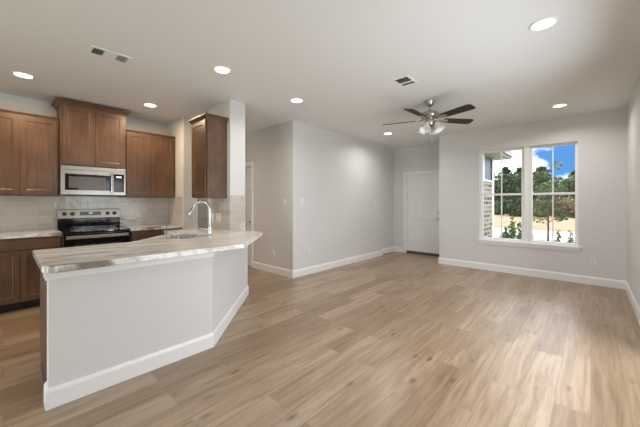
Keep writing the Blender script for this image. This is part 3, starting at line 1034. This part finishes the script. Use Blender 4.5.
plate_unit('outlet', 'right white double plate in the tile of the wall stub behind the faucet', 'outlet', (-3.975, SY0 - .008, 1.095), 0, .118, .116)

# ================================================================== ceiling fixtures
def recessed(label, x, y, power=LAMP_POWER, color=(1.0, 0.98, 0.955), spread=155):
    t = thing('recessed_light', label, 'ceiling light', (x, y, H), 0, 'recessed ceiling lights')
    bm = BM(); lathe(bm, [(.098, 0), (.098, -.004), (.092, -.009), (.078, -.007), (.074, 0)], 32); obj('trim_ring', bm, 'trim', t)
    bm = BM(); lathe(bm, [(0, -.0035), (.0745, -.0035), (.0745, 0)], 32); obj('lens', bm, 'lens', t)
    ld = bpy.data.lights.new('downlight', 'AREA'); ld.shape = 'DISK'; ld.size = .14; ld.spread = radians(spread); ld.energy = power; ld.color = color
    lo = bpy.data.objects.new('downlight', ld); C.objects.link(lo); lo.parent = t; lo.location = (0, 0, -.012)
    return t
recessed('lit round recessed ceiling light at left edge, above the left counter', -4.68, 0.15, KITCHEN_POWER, WARM, 178)
recessed('lit round recessed ceiling light in front of the right kitchen cabinet', -4.75, 1.46, KITCHEN_POWER, WARM, 178)
recessed('added unseen ceiling light filling the hall, hidden behind the kitchen wall', -6.6, 2.85, 7, (1.0, 0.86, 0.70))  # lamp added to keep the hall doors from going black
recessed('lit round recessed ceiling light over the peninsula, left of the wall stub top', -2.92, 1.60, 6.0)
recessed('lit round recessed ceiling light above the outer corner of the left wall', -3.03, 2.79, 9.0)
recessed('largest and nearest lit round recessed ceiling light, top right of the photo', -0.28, 2.94)
recessed('lit round recessed ceiling light in front of the window', -0.34, 5.57)
recessed('lit round recessed ceiling light by the entry, left of the ceiling fan', -3.09, 5.41)

sd = thing('smoke_detector', 'small white round smoke detector on the ceiling left of the fan blades', 'smoke detector', (-2.80, 4.87, H))
bm = BM(); lathe(bm, [(0, -.034), (.045, -.034), (.058, -.028), (.064, -.012), (.066, 0)], 28); obj('housing', bm, 'plate', sd)
bm = BM(); lathe(bm, [(0, -.038), (.012, -.038), (.014, -.034), (.014, -.030)], 16); obj('test_button', bm, 'socket', sd)

def register(label, loc, L, Wd, zones, rotz=0):
    """zones: (y0, y1, slat tilt, slat material) along the length in local y"""
    t = thing('ceiling_vent', label, 'vent', loc, rotz)
    f = .022
    bm = BM()
    box(bm, -Wd / 2, Wd / 2, -L / 2, -L / 2 + f, -.008, 0); box(bm, -Wd / 2, Wd / 2, L / 2 - f, L / 2, -.008, 0)
    box(bm, -Wd / 2, -Wd / 2 + f, -L / 2 + f, L / 2 - f, -.008, 0); box(bm, Wd / 2 - f, Wd / 2, -L / 2 + f, L / 2 - f, -.008, 0)
    prev = -L / 2 + f
    for y0, y1, tl in zones + [(L / 2 - f, None, None)]:
        if y0 > prev + .001: box(bm, -Wd / 2 + f, Wd / 2 - f, prev, y0, -.008, 0)
        prev = y1
    obj('frame', bm, 'vent', t, bevel=.001)
    bm = BM(); box(bm, -Wd / 2 + f, Wd / 2 - f, -L / 2 + f, L / 2 - f, -.0015, 0); obj('backing', bm, 'dark', t)
    for y0, y1, tl in zones:
        n = max(3, int((y1 - y0) / .016))
        bm = BM()
        for i in range(n):
            y = y0 + (y1 - y0) * (i + .5) / n
            box(bm, -Wd / 2 + f, Wd / 2 - f, -.0055, .0055, -.0006, .0006, Matrix.Translation((0, y, -.0055)) @ Matrix.Rotation(tl, 4, 'X'))
        obj('louver', bm, 'vent_slat', t)
register('long white ceiling vent over the kitchen with grilles at both ends', (-3.425, 0.70, H), 0.325, 0.185, [(-.138, -.052, radians(45)), (.052, .138, radians(-50))])
register('small ceiling vent in the living area in front of the fan', (-1.61, 3.21, H), 0.27, 0.20, [(-.112, .022, radians(40)), (.052, .112, radians(40))])

# ------------------------------------------------------------------ ceiling fan
fan = thing('ceiling_fan', 'five-blade ceiling fan with dark wood blades, nickel motor and frosted glass shades', 'ceiling fan', (-1.67, 4.08, H))
bm = BM(); lathe(bm, [(0, 0), (.070, 0), (.072, -.008), (.066, -.02), (.060, -.05), (.040, -.072), (.018, -.08), (0, -.08)], 28); obj('canopy', bm, 'nickel', fan)
bm = BM(); tube(bm, [(0, 0, -.07), (0, 0, -.15)], .013, 14); obj('downrod', bm, 'nickel', fan)
bm = BM(); lathe(bm, [(0, -.135), (.025, -.135), (.035, -.150), (.085, -.158), (.118, -.172), (.128, -.195), (.128, -.220), (.112, -.240), (.075, -.250), (.0, -.250)], 32); obj('motor_housing', bm, 'nickel', fan)
ZB = -.262
for i in range(5):
    th = YAW + radians(10 + 72 * i)
    bm = BM()
    pitch = Matrix.Rotation(radians(-13), 4, 'X')
    prof = [(.20, -.048), (.22, -.056), (.45, -.066), (.60, -.070), (.645, -.062), (.66, -.045), (.66, .045), (.645, .062), (.60, .070), (.45, .066), (.22, .056), (.20, .048)]
    prism(bm, prof, -.004, .004, pitch)
    bl = obj('blade', bm, 'blade', fan, (0, 0, ZB), bevel=.0015); bl.rotation_euler = (0, 0, th)
    bm = BM()
    prism(bm, [(.085, -.016), (.14, -.020), (.19, -.040), (.26, -.034), (.285, 0), (.26, .034), (.19, .040), (.14, .020), (.085, .016)], -.010, -.0045, pitch)
    tube(bm, [(.06, 0, .02), (.10, 0, .0), (.14, 0, -.006)], .011, 8)
    obj('blade_iron', bm, 'nickel', bl)
bm = BM(); lathe(bm, [(0, -.248), (.062, -.248), (.066, -.27), (.066, -.33), (.055, -.348), (.030, -.362), (.012, -.37), (0, -.375)], 28)
for k in range(4):
    a = YAW + radians(45 + 90 * k)
    tube(bm, [(.05 * cos(a), .05 * sin(a), -.315), (.085 * cos(a), .085 * sin(a), -.310), (.102 * cos(a), .102 * sin(a), -.325)], .009, 8)
obj('light_kit', bm, 'nickel', fan)
for k in range(4):
    a = YAW + radians(45 + 90 * k)
    mt = Matrix.Translation((.092 * cos(a), .092 * sin(a), -.318)) @ Matrix.Rotation(a, 4, 'Z') @ Matrix.Rotation(radians(-26), 4, 'Y')
    bm = BM(); lathe(bm, [(.020, 0), (.026, -.006), (.034, -.03), (.048, -.065), (.064, -.10), (.076, -.122), (.074, -.123), (.061, -.10), (.045, -.065), (.031, -.03), (.022, -.006), (.02, 0)], 22, mt)
    sh_ = obj('lamp_shade', bm, 'shade', fan)
    bm = BM(); lathe(bm, [(.013, -.004), (.014, -.03), (.026, -.055), (.030, -.075), (.022, -.095), (0, -.102)], 16, mt); obj('bulb', bm, 'plate', sh_)
for dx, L in ((-.02, .26), (.035, .20)):
    bm = BM()
    p = Vector((cos(YAW), sin(YAW), 0)) * dx
    tube(bm, [p + Vector((0, 0, -.365)), p + Vector((0, 0, -.365 - L))], .0016, 6)
    lathe(bm, [(0, 0), (.006, -.004), (.008, -.018), (.005, -.03), (0, -.032)], 10, Matrix.Translation(p + Vector((0, 0, -.365 - L))))
    obj('pull_chain', bm, 'nickel', fan)

# ================================================================== outdoors
GZ = -0.25
bm = BM(); box(bm, -90, 90, YD + .14, 120, GZ - .3, GZ); box(bm, -90, 90, -60, YB - .14, GZ - .3, GZ)
o = struct('ground', bm, 'ground')
bm = BM(); box(bm, -60, 60, 15.0, 20.2, GZ, GZ + .02); struct('road', bm, 'concrete')

# brick wing of the house seen through the left panes
wg = struct_root('wall_wing', (-2.62, 9.2, GZ))
bm = BM(); box(bm, -4.5, 0, 0, 2.72, 0, 2.30); box(bm, -4.5, -.10, 0, 2.72, 2.30, 3.2); obj('brickwork', bm, 'brick', wg)
bm = BM(); box(bm, -.02, .02, 2.72, 2.96, 0, 3.2); box(bm, -4.5, .0, 2.72, 2.96, 0, 3.2); obj('corner_trim', bm, 'trim', wg)
wf = BM(); box(wf, -.10, .01, 1.45, 1.72, 2.34, 3.16); box(wf, -.12, .03, .0, 2.72, 2.28, 2.34); wfo = obj('window_frame', wf, 'trim', wg)
bm = BM(); box(bm, -.10, -.02, 0, 1.45, 2.34, 3.2); box(bm, -.10, -.02, 1.72, 2.72, 2.34, 3.2); obj('shutter', bm, 'blue_siding', wg)
bm = BM(); prism(bm, [(-5, 3.16), (.50, 3.16), (.52, 3.22), (.52, 3.36), (-2.3, 4.3), (-5, 3.4)], -.5, 3.30)
bmesh.ops.transform(bm, matrix=Matrix(((1, 0, 0, 0), (0, 0, 1, 0), (0, 1, 0, 0), (0, 0, 0, 1))), verts=bm.verts)
obj('roof', bm, 'shingle', wg)
bm = BM(); box(bm, .50, .55, -.5, 3.30, 3.20, 3.36); box(bm, -4.5, .5, -.45, 3.28, 3.13, 3.162); obj('fascia', bm, 'soffit', wg)

def ray(px):
    u = (px - 320) / 292.81
    return (-sin(YAW) + u * cos(YAW)) / (cos(YAW) + u * sin(YAW))
def height_at(px, py, Y):
    u = (px - 320) / 292.81
    dep = Y / (cos(YAW) + u * sin(YAW))
    return CAM_H + (202.72 - py) / 292.81 * dep

def leaves(bm, rng, c, r, n, s, flat=1.0, shell=0.35):
    for _ in range(n):
        while True:
            p = Vector((rng.uniform(-1, 1), rng.uniform(-1, 1), rng.uniform(-1, 1)))
            if shell < p.length < 1: break
        p = Vector((p.x * r[0], p.y * r[1], p.z * r[2])) + Vector(c)
        a = Vector((rng.gauss(0, 1), rng.gauss(0, 1), rng.gauss(0, 1) * flat)).normalized()
        b_ = a.cross(Vector((rng.gauss(0, 1), rng.gauss(0, 1), rng.gauss(0, 1)))).normalized()
        k = s * rng.uniform(.6, 1.3)
        bm.faces.new([bm.verts.new(p + a * k), bm.verts.new(p + b_ * k * .55), bm.verts.new(p - a * k), bm.verts.new(p - b_ * k * .55)])

def tree(name, label, cat, px, Y, top, rw, kind, mat, seed, group='trees beyond the field'):
    rng = random.Random(seed)
    x = ray(px) * Y
    t = thing(name, label, cat, (x, Y, GZ), 0, group)
    h = top - GZ
    bm = BM()
    tr = BM()
    if kind == 'round':
        leaves(bm, rng, (0, 0, h * .50), (rw, rw, h * .50), 3000, .20)
        for _ in range(8):
            a = rng.uniform(0, 2 * pi); q = rng.uniform(.4, .8)
            leaves(bm, rng, (rw * q * cos(a), rw * q * sin(a), h * rng.uniform(.3, .85)), (rw * .45, rw * .45, h * .16), 380, .17)
        tube(tr, [(0, 0, -.05), (.05, .02, h * .3), (0, 0, h * .7)], [.16, .12, .05], 8)
    elif kind == 'pine':
        tube(tr, [(0, 0, -.05), (.1, 0, h * .5), (.05, .05, h * .98)], [.16, .12, .03], 8)
        for i in range(16):
            z = h * (.50 + .48 * i / 15); a = i * 2.4
            q = rw * (1.0 - .65 * (i / 15)) * rng.uniform(.5, 1)
            leaves(bm, rng, (q * cos(a) * .7, q * sin(a) * .7, z), (q * .65 + .2, q * .65 + .2, h * .035), 200, .15)
            tube(tr, [(0, 0, z - .2), (q * cos(a) * .7, q * sin(a) * .7, z)], [.035, .015], 5)
    elif kind == 'bush':
        for _ in range(6):
            a = rng.uniform(0, 2 * pi); q = rng.uniform(0, .6)
            leaves(bm, rng, (rw * q * cos(a), rw * q * sin(a) * .5, h * rng.uniform(.3, .62)), (rw * .6, rw * .5, h * .38), 800, .14)
        tube(tr, [(0, 0, -.05), (0, 0, h * .5)], [.06, .03], 6)
    obj('foliage', bm, mat, t)
    obj('trunk', tr, 'bark', t)
    return t

TR = [('round', 499, 47, 172.5, 2.7, 'leaf_dark'), ('pine', 506, 50, 167.5, 1.9, 'leaf_dark'),
      ('round', 516, 46, 171, 2.6, 'leaf_dark'), ('pine', 520, 52, 168.0, 1.8, 'leaf_dark'), ('round', 531, 48, 173.5, 2.5, 'leaf_dark'),
      ('pine', 542, 46, 167.5, 2.2, 'leaf_dark'), ('round', 553, 49, 181, 1.7, 'leaf_mid'), ('round', 575, 47, 175.5, 2.2, 'leaf_mid'),
      ('pine', 577, 51, 171, 2.0, 'leaf_dark'), ('round', 563, 51, 189, 1.8, 'leaf_mid')]
TL = ['dark round tree just right of the brick wing, beyond the field', 'thin pine rising above the dark trees at left in the left window',
      'dark round tree in the middle of the left window', 'thin pine at the right edge of the left window', 'dark round tree at the left edge of the right window',
      'airy pine with clumped top in the left half of the right window', 'low mid-green round tree behind the young street tree', 'olive round tree at the right edge of the right window',
      'pine peeking above the olive tree at the right edge of the right window', 'low olive tree right of the young tree, at the field edge']
for i, ((k, px, Y, ty, rw, mt), lb) in enumerate(zip(TR, TL), 1):
    Y = 48.0 + 6.4 * (i % 6)
    tree('pine_tree' if k == 'pine' else 'tree', lb, 'tree', px, Y, height_at(px, ty, Y), rw, k, mt, 20 + i)
BU = [(498, 'leaf_dark', 201), (507, 'leaf_dark', 199), (517, 'leaf_dark', 198), (525, 'leaf_tan', 200), (534, 'leaf_tan', 199), (543, 'leaf_mid', 201), (553, 'leaf_tan', 203), (563, 'leaf_tan', 196), (573, 'leaf_tan', 198)]
BL = ['dark undergrowth bush beside the brick wing at the field edge', 'dark undergrowth bush under the left pines', 'dark undergrowth bush at right in the left window', 'dry tan bush behind the middle window mullion',
      'dry tan bush at the left edge of the right window', 'green bush left of the young tree at the field edge', 'dry tan bush behind the young tree trunk', 'dry tan tall bush right of the young tree', 'dry tan bush at the right edge of the right window']
for i, ((px, mt, ty), lb) in enumerate(zip(BU, BL)):
    Y = (43.6, 41.4, 39.2)[i % 3]
    tree('bush', lb, 'bush', px, Y, height_at(px, ty, Y), 1.02, 'bush', mt, 60 + i, 'undergrowth bushes at the field edge')

# young street tree
rng = random.Random(5)
Yt = 14.2
yt = thing('young_tree', 'young leafy tree with thin trunk seen in the right window', 'tree', (ray(548) * Yt, Yt, GZ))
top = height_at(546, 160, Yt) - GZ
bm = BM(); tr = BM()
tube(tr, [(0, 0, -.05), (.01, 0, .6), (-.01, .02, 1.3), (0, 0, top * .85)], [.035, .03, .025, .008], 8)
for i in range(22):
    z = top * rng.uniform(.26, .95); a = rng.uniform(0, 2 * pi)
    q = .62 * (1 - abs(z / top - .5) * 1.1) * rng.uniform(.4, 1)
    e = Vector((q * cos(a), q * sin(a), z))
    tube(tr, [(0, 0, z - .22), e], [.010, .004], 5)
    leaves(bm, rng, e, (.23, .23, .18), 50, .058, shell=0)
obj('foliage', bm, 'leaf_mid', yt); obj('trunk', tr, 'bark', yt)

def shrub(label, px, Y, top_y, rw, nst, seed, upright=True):
    rng = random.Random(seed)
    t = thing('shrub', label, 'shrub', (ray(px) * Y, Y, GZ), 0, 'young shrubs in the front bed')
    h = height_at(px, top_y, Y) - GZ
    bm = BM(); st = BM()
    for i in range(nst):
        a = rng.uniform(0, 2 * pi); q = rw * rng.uniform(.1, 1)
        hh = h * (1 - .45 * q / rw) * rng.uniform(.85, 1) if i else h
        e = Vector((q * cos(a), q * sin(a), hh)) if i else Vector((0, 0, h))
        tube(st, [(0, 0, -.03), (e.x * .4, e.y * .4, hh * .5), tuple(e)], [.010, .007, .003], 5)
        n = int(14 * hh / .5)
        for k in range(n):
            f = .3 + .7 * k / n
            p = Vector((e.x * f, e.y * f, hh * f))
            leaves(bm, rng, p, (.05, .05, .035), 3, .038, shell=0)
    obj('foliage', bm, 'leaf_light', t); obj('stem', st, 'bark', t)
shrub('tall pointed green shrub in the lower right of the left window', 512.5, 8.6, 217, .36, 22, 1)
shrub('small low shrub beside the brick wing, lower left of the left window', 501, 9.4, 235, .20, 8, 2)
shrub('thin sprig near the right edge of the left window', 520, 7.7, 222, .10, 4, 6)
shrub('thin curved sprig at the lower left of the right window', 531, 8.2, 234, .06, 2, 3)
shrub('thin upright sprig right of the young tree trunk', 558.5, 8.3, 230, .12, 4, 4)
shrub('bushy green shrub in the lower right corner of the right window', 571, 8.85, 231, .20, 12, 5)
